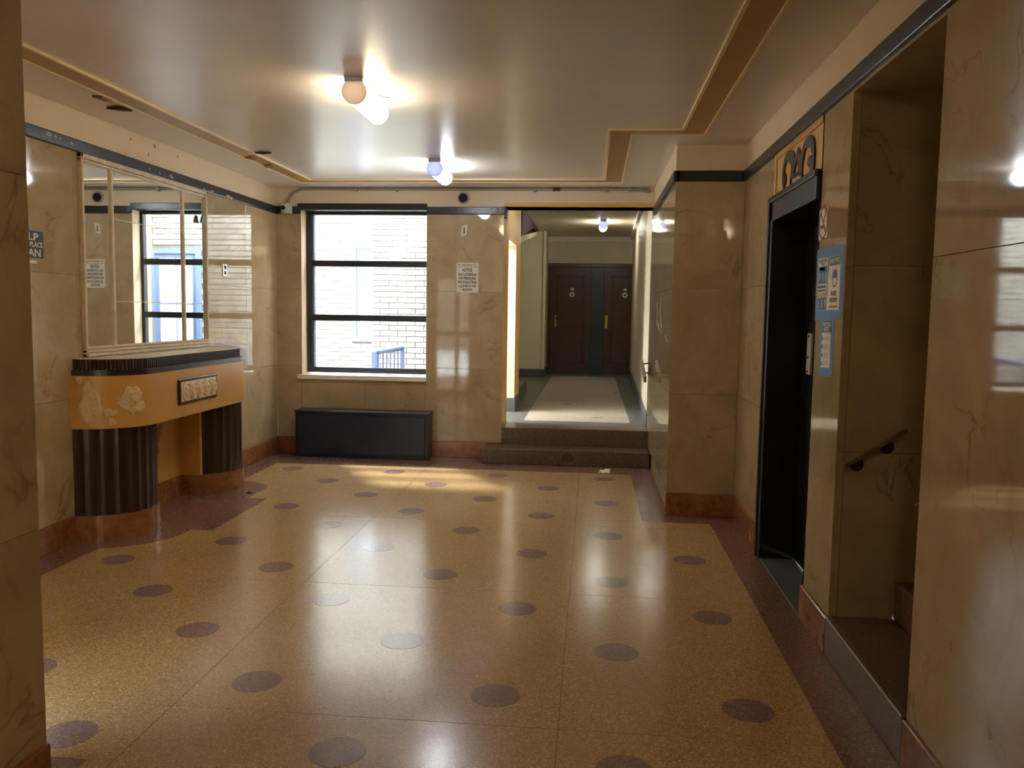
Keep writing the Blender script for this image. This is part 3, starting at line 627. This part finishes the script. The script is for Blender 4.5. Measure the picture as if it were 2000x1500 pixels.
# ------------------------------------------------------------------ ceiling lamps
def lamp(name, c, ztop, mat, capmat, label, L=.54, r=.062):
    x, y = c; y += .05; z = ztop-.012-r; t = thing(name, (x, y, z), label, 'ceiling lamp', 'tubular ceiling lamps')
    mk('base_plate', MB().box(x-.045, x+.045, y-L/2, y+L/2, ztop-.014, ztop+.001), 'plastic', t, bevel=.003, seg=1)
    mk('glass_tube_offscreen' if name.endswith('_offscreen') else 'glass_tube', MB().tube([(x, y-L/2+.03, z), (x, y+L/2-.03, z), (x, y+L/2-.008, z), (x, y+L/2, z)], [r, r, r*.86, r*.6], 28), mat, t, True)
    mk('end_cap', MB().tube([(x, y-L/2, z), (x, y-L/2+.035, z)], r+.003, 32), capmat, t, False, bevel=.004)
    mk('cap_bracket', MB().box(x-.05, x+.05, y-L/2-.002, y-L/2+.03, z+r*.75, ztop), 'plastic', t, bevel=.003, seg=1)
    mk('pull_wire', MB().tube([(x+.04, y+.05, ztop-.01), (x+.075, y+.08, ztop-.02), (x+.10, y+.13, ztop-.012)], .0025, 6), 'bronze', t, True)
lamp('ceiling_lamp', (-1.28, 4.62), ZC, LW, 'cap', 'warm glowing tubular ceiling lamp in the middle of the lobby')
lamp('ceiling_lamp', (-1.30, 6.98), ZC, LC, 'capblue', 'cool white tubular ceiling lamp near the window wall')
lamp('ceiling_lamp', (.13, 13.3), ZHC, LH, 'capblue', 'small tubular ceiling lamp in the hallway')
lamp('ceiling_lamp_offscreen', (.3, .1), ZC, LB, 'cap', 'warm tubular ceiling lamp over the entry bay')

# ------------------------------------------------------------------ conduit, camera, speaker, outlet
zc = at(900, 370, y=YF).z
cam_p = at(559, 406, y=YF-.04)
cdt = thing('conduit_pipe', (-1.3, YF-.02, zc), 'painted conduit pipe along the wall above the window', 'pipe')
mk('pipe', MB().tube([(cam_p.x+.01, YF-.03, cam_p.z+.02), (cam_p.x+.03, YF-.03, zc-.09), (cam_p.x+.08, YF-.026, zc-.03), (cam_p.x+.16, YF-.022, zc), (-1.3, YF-.02, zc), (.3, YF-.02, zc), (.46, YF-.02, zc-.008)], .013, 10), 'conduit', cdt, True)
for x in (-2.4, -1.98, -.6, .1, .33): mk('pipe_clip', MB().box(x-.012, x+.012, YF-.036, YF+.001, zc-.025, zc+.018), 'conduit', cdt)
mk('pipe_coupling', MB().tube([(-.42, YF-.02, zc), (-.35, YF-.02, zc)], .018, 12), 'bronze', cdt, True)
mk('pipe_end', MB().tube([(.46, YF-.02, zc-.008), (.50, YF-.02, zc-.012), (.51, YF-.02, zc-.03)], .02, 10), 'conduit', cdt, True)
sc = thing('security_camera', tuple(cam_p), 'small white security camera in the corner beside the window', 'camera')
mk('mount_plate', MB().box(cam_p.x-.055, cam_p.x+.055, YF-.045, YF+.001, cam_p.z-.055, cam_p.z+.05), 'plastic', sc, bevel=.006)
mk('camera_ball', MB().tube([(cam_p.x, YF-.045, cam_p.z-.01), (cam_p.x, YF-.075, cam_p.z-.01), (cam_p.x, YF-.095, cam_p.z-.01)], [.045, .045, .03], 20), 'plastic', sc, True)
mk('lens', MB().disc((cam_p.x-.012, YF-.0952, cam_p.z-.005), (1, 0, 0), (0, 0, 1), .022, .004, 18), 'blackhole', sc)
p = at(905, 387, y=YF)
sp = thing('wall_speaker', (p.x, YF, p.z-.06), 'round black grille on pale plate above the notice', 'speaker')
mk('plate', MB().disc((p.x, YF+.001, p.z), (1, 0, 0), (0, 0, 1), .062, .010, 32), 'greyplastic', sp); mk('grille', MB().disc((p.x, YF-.008, p.z), (1, 0, 0), (0, 0, 1), .044, .010, 28), 'blackhole', sp)
a, b = at(434, 515, x=XL), at(443, 540, x=XL)
ol = thing('wall_outlet', (XL, (a.y+b.y)/2, b.z), 'steel outlet plate with two sockets on the left marble wall', 'outlet')
mk('outlet_plate', MB().box(XL-.001, XL+.006, a.y, b.y, b.z, a.z), 'steel', ol, bevel=.002, seg=1)
for z in (a.z-.03, b.z+.03): mk('socket', MB().disc((XL+.006, (a.y+b.y)/2, z), (0, 1, 0), (0, 0, 1), .017, .003, 16), 'blackhole', ol)

# ------------------------------------------------------------------ signs
FR, UZ = (1, 0, 0), (0, 0, 1)
tl, br = at(892, 513, y=YF), at(934, 572, y=YF)
zt = at(910, 522, y=YF).z; x0, x1 = tl.x, br.x; xc, ww = (x0+x1)/2, x1-x0
s1 = thing('smoking_sign', (xc, YF, zt), 'narrow white no smoking strip directly above the loitering notice', 'sign')
mk('sign_plate', MB().box(x0, x1, YF-.004, YF+.001, zt+.003, tl.z), 'sign', s1)
zc1 = (zt+tl.z)/2
text('lettering', 'NO SMOKING', (xc-.022, YF-.004, zc1), FR, UZ, .02, ww*.68, 'pinkred', s1)
mk('prohibition_mark', MB().ring((x1-.032, YF-.0042, zc1), FR, UZ, .011, .015, .0006, 20).quad3([(x1-.044, YF-.0042, zc1+.010), (x1-.040, YF-.0042, zc1+.012), (x1-.020, YF-.0042, zc1-.010), (x1-.024, YF-.0042, zc1-.012)], (0, -1, 0), .0006), 'pinkred', s1)
s2 = thing('notice_sign', (xc, YF, br.z), 'white loitering, peddling and soliciting notice on the far wall', 'sign')
mk('sign_plate', MB().box(x0, x1, YF-.004, YF+.001, br.z, zt-.002), 'sign', s2, bevel=.0015, seg=1)
hh = zt-br.z; zz = zt-.002
for s_, f, hgt, wd in (('NOTICE', .105, .034, .44), ('NO LOITERING', .275, .028, .82), ('NO PEDDLING', .425, .028, .78), ('NO SOLICITING', .575, .028, .84), ('ALLOWED IN THIS', .73, .024, .80), ('BUILDING', .87, .024, .45)):
    text('lettering', s_, (xc, YF-.004, zz-hh*f), FR, UZ, hgt, ww*wd, 'ink', s2, bold=.03)
a, b = at(902, 440, y=YF), at(912, 461, y=YF)
s3 = thing('number_sign', (a.x, YF, b.z), 'small slanted cream card with the number 1 on the far wall', 'sign')
mk('sign_card', MB().prism([(a.x-.012, b.z-.004), (b.x-.008, b.z+.008), (b.x+.004, a.z+.004), (a.x+.002, a.z-.006)], 'y', YF-.003, YF+.001), 'sign', s3)
text('lettering', '1', ((a.x+b.x)/2-.002, YF-.003, (a.z+b.z)/2), FR, UZ, .062, .012, 'ink', s3, bold=.03)
# HELP sign on the left wall
a, b = at(83, 453, x=XL), at(84, 506, x=XL); LY = (0, 1, 0); w0 = .34; yc = a.y-w0/2; zc2 = (a.z+b.z)/2; hh = a.z-b.z
s4 = thing('help_sign', (XL, yc, b.z), 'black sign with cream lettering on the left wall beside the entry bay edge', 'sign')
mk('sign_edge', MB().box(XL-.001, XL+.003, a.y-w0, a.y+.006, b.z-.006, a.z+.006), 'greyplastic', s4); mk('sign_plate', MB().box(XL+.001, XL+.0042, a.y-w0+.006, a.y, b.z, a.z), 'signblack', s4)
def rtext(s_, yright, zc_, h, w): text('lettering', s_, (XL+.0042, yright-w/2, zc_), LY, UZ, h, w, 'sign', s4, bold=.025)
rtext('HELP', a.y-.045, a.z-hh*.22, .042, .20); rtext('KEEP THIS PLACE', a.y-.012, a.z-hh*.50, .030, .30); rtext('CLEAN', a.y-.03, a.z-hh*.80, .044, .24)
mk('label_strip', MB().box(XL-.001, XL+.002, a.y-.22, a.y-.06, b.z-.03, b.z-.012), 'sign', s4)
# right wall signs
def RW(px, py): return at(px, py, x=XR)
def rq(name, pts, mat, parent, th, back=.0):
    q = [RW(*p) for p in pts]; return mk(name, MB().prism([(p.y, p.z) for p in q], 'x', XR-th, XR+.001-back), mat, parent)
RY_, RX_ = (0, -1, 0), XR
a = RW(1611, 434)
s5 = thing('smoking_sticker', (XR, a.y, a.z-.1), 'white sticker with red no smoking circle beside the elevator', 'sign')
rq('sticker', [(1601.5, 411), (1618.5, 402), (1616.5, 463), (1599.5, 470)], 'sign', s5, .002)
c = RW(1609, 435); c.x = XR-.002
mk('red_ring', MB().ring(c, RY_, UZ, .066, .081, .0008, 36, .92), 'red', s5)
u = Vector((0, -.67, -.74)); nn = Vector((0, -.74, .67)); mk('red_slash', MB().quad3([c-u*.07-nn*.007, c+u*.07-nn*.007, c+u*.07+nn*.007, c-u*.07+nn*.007], (-1, 0, 0), .0009), 'red', s5)
cb = c+Vector((0, 0, -.018)); mk('cigarette', MB().quad3([cb+Vector((0, .045, -.008)), cb+Vector((0, -.01, -.008)), cb+Vector((0, -.01, .008)), cb+Vector((0, .045, .008))], (-1, 0, 0), .0006), 'ink', s5)
mk('smoke', MB().tube([c+Vector((-.0005, -.02, .0)), c+Vector((-.0005, -.015, .02)), c+Vector((-.0005, -.035, .035)), c+Vector((-.0005, -.02, .055))], .003, 6), 'greyplastic', s5)
s6 = thing('taped_posters', (XR, 3.96, 1.48), 'blue-taped backing with distancing and mask posters on the marble pilaster', 'poster')
rq('blue_backing', [(1597, 489), (1650, 477), (1645, 610), (1641, 624), (1592, 626)], 'tape', s6, .0012)
pl_ = rq('distance_poster', [(1600, 505.5), (1618.5, 502), (1613.5, 605.5), (1596, 605.5)], 'sign', s6, .002)
for pts, mt_ in (([(1600.5, 522), (1616.8, 519), (1615, 553), (1599, 555)], 'picblue'), ([(1598, 574), (1614.5, 571), (1613.3, 580), (1597.6, 582)], 'sand'), ([(1597.5, 582.5), (1613.5, 580.5), (1613, 605), (1596.5, 605)], 'picblue'), ([(1603, 523.5), (1613, 522), (1612, 528), (1602.5, 529.5)], 'sand'),
                 ([(1598.5, 559), (1614, 557), (1613.8, 562), (1598.3, 564)], 'ink'), ([(1598.2, 567), (1613.6, 565), (1613.4, 568.5), (1598, 570.5)], 'ink')):
    rq('print_block', pts, mt_, pl_, .0028)
for k in range(3):
    x = 1601.5+k*6.2; rq('print_figure', [(x, 534-k), (x+1.3, 534-k), (x+.7, 550-k), (x-.4, 550-k)], 'sign', pl_, .0034); x -= 3; rq('print_figure', [(x+.6, 587-k), (x+1.9, 587-k), (x+1.3, 602-k), (x+.2, 602-k)], 'sign', pl_, .0034)
def rt(s_, px, py, h, w, mat, par, th=.0028): p = RW(px, py); text('lettering', s_, (XR-th, p.y, p.z), RY_, UZ, h, w, mat, par, bold=.02)
rt('SOCIAL DISTANCE', 1609, 510, .016, .13, 'ink', pl_); rt('NOW', 1608.5, 516.5, .012, .055, 'ink', pl_)
pr_ = rq('mask_poster', [(1622, 501), (1643.5, 497), (1639, 605), (1614.5, 606)], 'sign', s6, .0024)
rq('green_header', [(1622.5, 502), (1643.2, 497.5), (1642, 516), (1622, 520)], 'green', pr_, .003)
rt('SAFETY FIRST', 1632.5, 508.5, .02, .14, 'sign', pr_, .003); rt('MASKS', 1629.5, 573, .022, .08, 'ink', pr_, .0024); rt('REQUIRED', 1629, 586.5, .024, .12, 'ink', pr_, .0024)
rq('print_block', [(1620, 597.5), (1637, 596.5), (1636.8, 600), (1619.8, 601)], 'pinkred', pr_, .003)
c = RW(1631.5, 543); c.x = XR-.0024
mk('face_ring', MB().ring(c, RY_, UZ, .033, .04, .0006, 32), 'blue', pr_)
mk('face_head', MB().quad3([c+Vector((0, .034*math.cos(t), .034*math.sin(t))) for t in [math.pi*i/12 for i in range(13)]], (-1, 0, 0), .0005), 'blue', pr_)
s7 = thing('handwashing_poster', (XR, 4.0, 1.21), 'narrow hand washing poster framed in blue tape below the other posters', 'poster')
rq('blue_backing', [(1602, 625), (1630, 625), (1626, 727), (1623, 737), (1598, 734)], 'tape', s7, .001)
hw = rq('paper', [(1607, 628), (1624.5, 627), (1620.5, 719), (1603.5, 717)], 'sign', s7, .002)
rq('dark_header', [(1607.5, 627.5), (1624.5, 626), (1623.5, 649.5), (1606.5, 649)], 'blue', hw, .0026); rt('WASH YOUR', 1616, 633.5, .022, .13, 'sign', hw, .0026); rt('HANDS', 1615, 643, .022, .085, 'sign', hw, .0026)
for k, (y, n) in enumerate(((658, 2), (673, 3), (690, 3), (706, 2))):
    for q in range(n): rq('print_line', [(1609.5-k*.6, y+q*3.4), (1619-k*.6, y+q*3.4), (1619-k*.6, y+q*3.4+1.6), (1609.5-k*.6, y+q*3.4+1.6)], 'greyplastic', hw, .0026)
    rq('print_icon', [(1606.5-k*.6, y), (1608.2-k*.6, y), (1608-k*.6, y+7), (1606.2-k*.6, y+7)], 'green' if k == 3 else 'ink', hw, .0026)

# ------------------------------------------------------------------ litter and paint flakes
p = at(1180, 924, z=0)
pp = thing('crumpled_paper', tuple(p), 'crumpled white paper scrap on the floor before the steps', 'paper')
m = MB(); v = []; f = []
for j in range(5):
    for i in range(7):
        v.append(p+Vector(((i-3)*.018, (j-2)*.03, .002+.012*abs(math.sin(i*1.1+.4))+.008*j*(i/6.)*.8)))
for j in range(4): f += [(j*7+i, j*7+i+1, (j+1)*7+i+1, (j+1)*7+i) for i in range(6)]
pm = mk('sheet', m.add(v, f), 'paper', pp, True); pm.modifiers.new('thick', 'SOLIDIFY').thickness = .0015
mk('printed_band', MB().quad3([v[7]+Vector((0, 0, .002)), v[8]+Vector((0, 0, .002)), v[15]+Vector((0, 0, .002)), v[14]+Vector((0, 0, .002))], (0, 0, 1), .001), 'dirt', pp)
def scrap(px, py, r, label, mat):
    q = at(px, py, z=.001); rnd = random.Random(px); m = MB()
    n = 9; v = [q+Vector((r*(.6+.5*rnd.random())*math.cos(2*math.pi*i/n), r*(.5+.4*rnd.random())*math.sin(2*math.pi*i/n), 0)) for i in range(n)]+[q+Vector((0, 0, r*.5))]
    m.add(v, [tuple(range(n-1, -1, -1))]+[(i, (i+1) % n, n) for i in range(n)]); return tag(mk('litter_scrap', m, mat), label, 'litter')
scrap(487, 963, .03, 'dark litter scrap on the floor beside the far mantel pier', 'dirt')
scrap(118, 1090, .014, 'tiny dark litter scrap by the left base board', 'dirt')
scrap(1394, 1039, .008, 'tiny white fleck on the floor border near the pier', 'paper')
def flake(pts, mat, droop):
    q = [at(a, b, z=ZC-.014) for a, b in pts]; n = len(q)
    v = [p+Vector((0, 0, -droop*math.sin(math.pi*i/(n-1))**2)) for i, p in enumerate(q)]
    m = MB().add(v+[p+Vector((0, 0, .012)) for p in v], [tuple(range(n)), tuple(range(2*n-1, n-1, -1))]+[(i, (i+1) % n, n+(i+1) % n, n+i) for i in range(n)])
    mk('paint_flake', m, mat, ceil)
flake([(208, 213), (232, 210), (258, 216), (236, 217)], 'crack', .008); flake([(180, 190), (200, 190), (220, 200), (200, 197)], 'peel', .006)
flake([(498, 300), (512, 298), (530, 298.5), (514, 302)], 'crack', .008); flake([(515, 324), (528, 322), (532, 326), (520, 328)], 'peel', .004); flake([(478, 309), (492, 307), (500, 311), (488, 312)], 'peel', .004)

wl = bpy.data.objects['wall_left']; rn = random.Random(5)
def wall_flake(name, px, py, w_, h_, x, mat):
    c = at(px, py, x=x); n = 9
    mk(name, MB().prism([(c.y+w_*(.5+.5*rn.random())*math.cos(2*math.pi*i/n), c.z+h_*(.5+.5*rn.random())*math.sin(2*math.pi*i/n)) for i in range(n)], 'x', x-.003, x+.0015), mat, wl)
for (px, py, w_, h_) in ((95, 263, .03, .02), (108, 266, .02, .014), (118, 270, .014, .01), (140, 280, .02, .012), (292, 330, .02, .01), (312, 338, .014, .012), (335, 345, .05, .016), (398, 369, .02, .01), (414, 374, .05, .012), (446, 384, .06, .018), (452, 387, .03, .016)):
    wall_flake('paint_chip', px, py, w_, h_, XL+.018, 'greyplastic')
for (px, py, w_, h_) in ((255, 272, .014, .014), (302, 285, .02, .02), (347, 306, .012, .012), (290, 302, .008, .02), (245, 300, .01, .006)):
    wall_flake('plaster_scuff', px, py, w_, h_, XL, 'peel')

wp = bpy.data.objects['wall_pier']
for pts in (((1284, 600), (1282, 625), (1286, 640)), ((1291, 580), (1289, 610), (1292, 640), (1291, 650)), ((1300, 655), (1302, 668)), ((1281, 600), (1285, 590)), ((1287, 632), (1286, 640), (1289, 646))):
    mk('scratch', MB().tube([at(a, b, x=XJ-.0002) for a, b in pts], .0018, 5), 'sign', wp)
for (px, py, w_, h_) in ((1857, 1262, .008, .02),):
    c = at(px, py, x=XR); mk('wall_chip', MB().ring((XR+.0005, c.y, c.z), (0, -1, 0), (0, 0, 1), .012, .016, .0012, 14, .6), 'peel', wright)

# ------------------------------------------------------------------ glazed entrance in the lobby front wall
ent = struct(mk('door_4', MB().box(-2.78, -2.72, YP-.14, YP-.06, 0, 2.12).box(-2.16, -2.10, YP-.14, YP-.06, 0, 2.12).box(-2.72, -2.16, YP-.14, YP-.06, 2.04, 2.12).box(-2.72, -2.16, YP-.14, YP-.06, 0, .10).box(-2.40, -2.335, YP-.14, YP-.06, .1, 2.04).box(-2.72, -2.16, YP-.14, YP-.06, 1.05, 1.13), 'blackdoor', bevel=.004, seg=1), 'glazed entrance door in the lobby front wall', 'door')
for x0, x1 in ((-2.72, -2.40), (-2.335, -2.16)):
    for z0, z1 in ((.1, 1.05), (1.13, 2.04)): mk('door_pane', MB().box(x0, x1, YP-.102, YP-.098, z0, z1), 'glass', ent)
struct(mk('pavement', MB().box(-30, 30, -14, YP-.25, -.14, -.02), 'asphalt'), 'pale street pavement outside the entrance', 'pavement')
struct(mk('wall_street', MB().box(-30, 30, -15, -14, -.1, 9), 'facade'), 'dull building facade across the street', 'wall')
cp = struct(mk('added_shade_canopy', MB().box(-3.6, -1.6, .6, YP-.2, 2.5, 2.75), 'concrete'), 'unseen flat concrete canopy added to shade the entrance', 'canopy')  # unseen canopy, added to keep sun off the entrance

# ------------------------------------------------------------------ courtyard beyond the window
BY, LYW = 9.92, 12.5
struct(mk('courtyard_ground', MB().box(-9, OX0-.14, YT, 13, -.3, -.1), 'concrete'), 'pale concrete ground of the courtyard', 'ground')
ZT = 5.2
def brick_wall(name, label, y, x0, x1, z0, z1, holes, view, depth, BL=.205, BH=.057, MJ=.010, back=None):
    w = struct(mk(name, MB().box(*(back or (x0, x1, y+.012, y+depth, z0, z1))), 'brickm'), label, 'wall')
    full = None; half = None; m = MB(); nb = 0; r = 0; z = z0+.005
    def unit(L): return MB().slab('y', 0, -1, 0, L, 0, BH, .02, .004)
    org = ORG[w.name]
    while z+BH < z1:
        x = x0+(-(BL+MJ)/2 if r % 2 else 0)
        while x < x1-.02:
            a, b = max(x, x0+.0), min(x+BL, x1)
            for h in holes:
                if a < h[1] and b > h[0] and z < h[3] and z+BH > h[2]:
                    if a < h[0]: b = h[0]-.004
                    elif b > h[1]: a = h[1]+.004
                    else: b = a
            if b-a > .03:
                inv = view[0] < (a+b)/2 < view[1] and view[2] < z < view[3]
                dy = random.uniform(-.003, .002)
                if inv and nb < 300:
                    key = abs((b-a)-BL) < .001
                    if key and full is None:
                        o = mk('brick', unit(BL), 'brick', loc=(0, 0, 0)); full = o.data
                    elif key: o = bpy.data.objects.new('brick', full); COL.objects.link(o)
                    else: o = mk('brick', unit(b-a), 'brick', loc=(0, 0, 0))
                    o.parent = w; o.location = Vector((a, y+dy, z))-org; nb += 1
                else:
                    m.slab('y', y+dy, -1, a, b, z, z+BH, .02, .004)
            x += BL+MJ
        z += BH+MJ; r += 1
    if m.v: tag(mk('brickwork', m, 'brick', w), kind='stuff')
    return w
H1 = (-3.66, -2.92, 1.0, 2.48)
brick_wall('wall_courtyard_rear', 'pale brick rear wall of the courtyard', LYW, -6.2, -2.45, -.1, ZT, [H1], (-4.42, -2.95, .45, 3.15), .2)
H2 = (-1.66, -1.02, .28, 2.20)
brick_wall('wall_courtyard_block', 'pale brick wall close behind the lobby window', BY, -2.66, OX0-.13, -.1, ZT, [H2], (-2.66, -1.0, .55, 2.72), .25)
struct(mk('wall_courtyard_side', MB().box(-2.66, -2.46, BY+.2, LYW, -.1, ZT).box(-6.4, -6.2, YT, LYW+.2, -.1, ZT).box(-2.5, -.8, 10.12, 10.2, ZHC, ZT), 'brick'), 'pale side walls of the courtyard', 'wall')
def frame_win(name, n, y, h, cols, rows, label, fw=.075):
    x0, x1, z0, z1 = h
    o = struct(mk('window_%d' % n, MB().box(x0, x0+fw, y-.03, y+.1, z0, z1).box(x1-fw, x1, y-.03, y+.1, z0, z1).box(x0+fw, x1-fw, y-.03, y+.1, z0, z0+fw).box(x0+fw, x1-fw, y-.03, y+.1, z1-fw, z1), 'bluegrey'), label, 'window')
    mk('inner_frame', MB().box(x0+fw, x0+fw+.045, y-.012, y+.011, z0+fw, z1-fw).box(x1-fw-.045, x1-fw, y-.012, y+.011, z0+fw, z1-fw).box(x0+fw+.045, x1-fw-.045, y-.012, y+.011, z1-fw-.045, z1-fw).box(x0+fw+.045, x1-fw-.045, y-.012, y+.011, z0+fw, z0+fw+.045), 'bluegrey', o)
    a0, a1, b0, b1 = x0+fw+.04, x1-fw-.04, z0+fw+.04, z1-fw-.04
    for i in range(cols):
        for j in range(rows):
            mk('window_pane', MB().box(a0+(a1-a0)*i/cols+.008, a0+(a1-a0)*(i+1)/cols-.008, y+.0, y+.006, b0+(b1-b0)*j/rows+.008, b0+(b1-b0)*(j+1)/rows-.008), 'pane', o)
    mk('muntins', MB().box(a0, a1, y+.003, y+.0115, b0, b1), 'bluegrey', o)
    return o
frame_win('w', 2, LYW, H1, 1, 1, 'blue-grey framed courtyard window in the rear brick wall')
frame_win('w', 3, BY, H2, 2, 3, 'blue-grey framed glazed courtyard door with six panes', .06)
ld = struct(mk('courtyard_landing', MB().box(-1.85, OX0-.13, YT+.002, BY-.002, -.1, ZH).box(-2.1, -1.85, YT+.002, BY-.002, -.1, .18).box(-2.35, -2.1, YT+.002, BY-.002, -.1, .04), 'concrete'), 'concrete landing and steps outside the hallway side door', 'landing')
# railing along the landing steps
R0, R1 = at(733, 688, y=9.35), at(786, 680, y=9.35); 
rg = thing('courtyard_railing', (R0.x, 9.35, -.1), 'pale stair railing with balusters seen through the lobby window', 'railing')
mk('newel_post', MB().box(R0.x-.035, R0.x+.035, 9.31, 9.39, -.1, R0.z+.01), 'bluegrey', rg, bevel=.006)
mk('top_rail', MB().tube([(R0.x-.01, 9.35, R0.z), (R1.x, 9.35, R1.z+.005), (R1.x+.02, 9.35, R1.z+.003)], [.032, .034, .02], 12), 'bluegrey', rg, True)
for k in range(6):
    x = R0.x+.09+k*(R1.x-R0.x-.10)/5; zb = .03 if x > -2.35 else -.1
    mk('baluster', MB().tube([(x, 9.35, zb), (x, 9.35, R0.z+(R1.z-R0.z)*(x-R0.x)/(R1.x-R0.x))], .009, 8), 'bluegrey', rg, True)
mk('end_post', MB().box(R1.x-.02, R1.x+.02, 9.33, 9.37, .03, R1.z), 'bluegrey', rg)
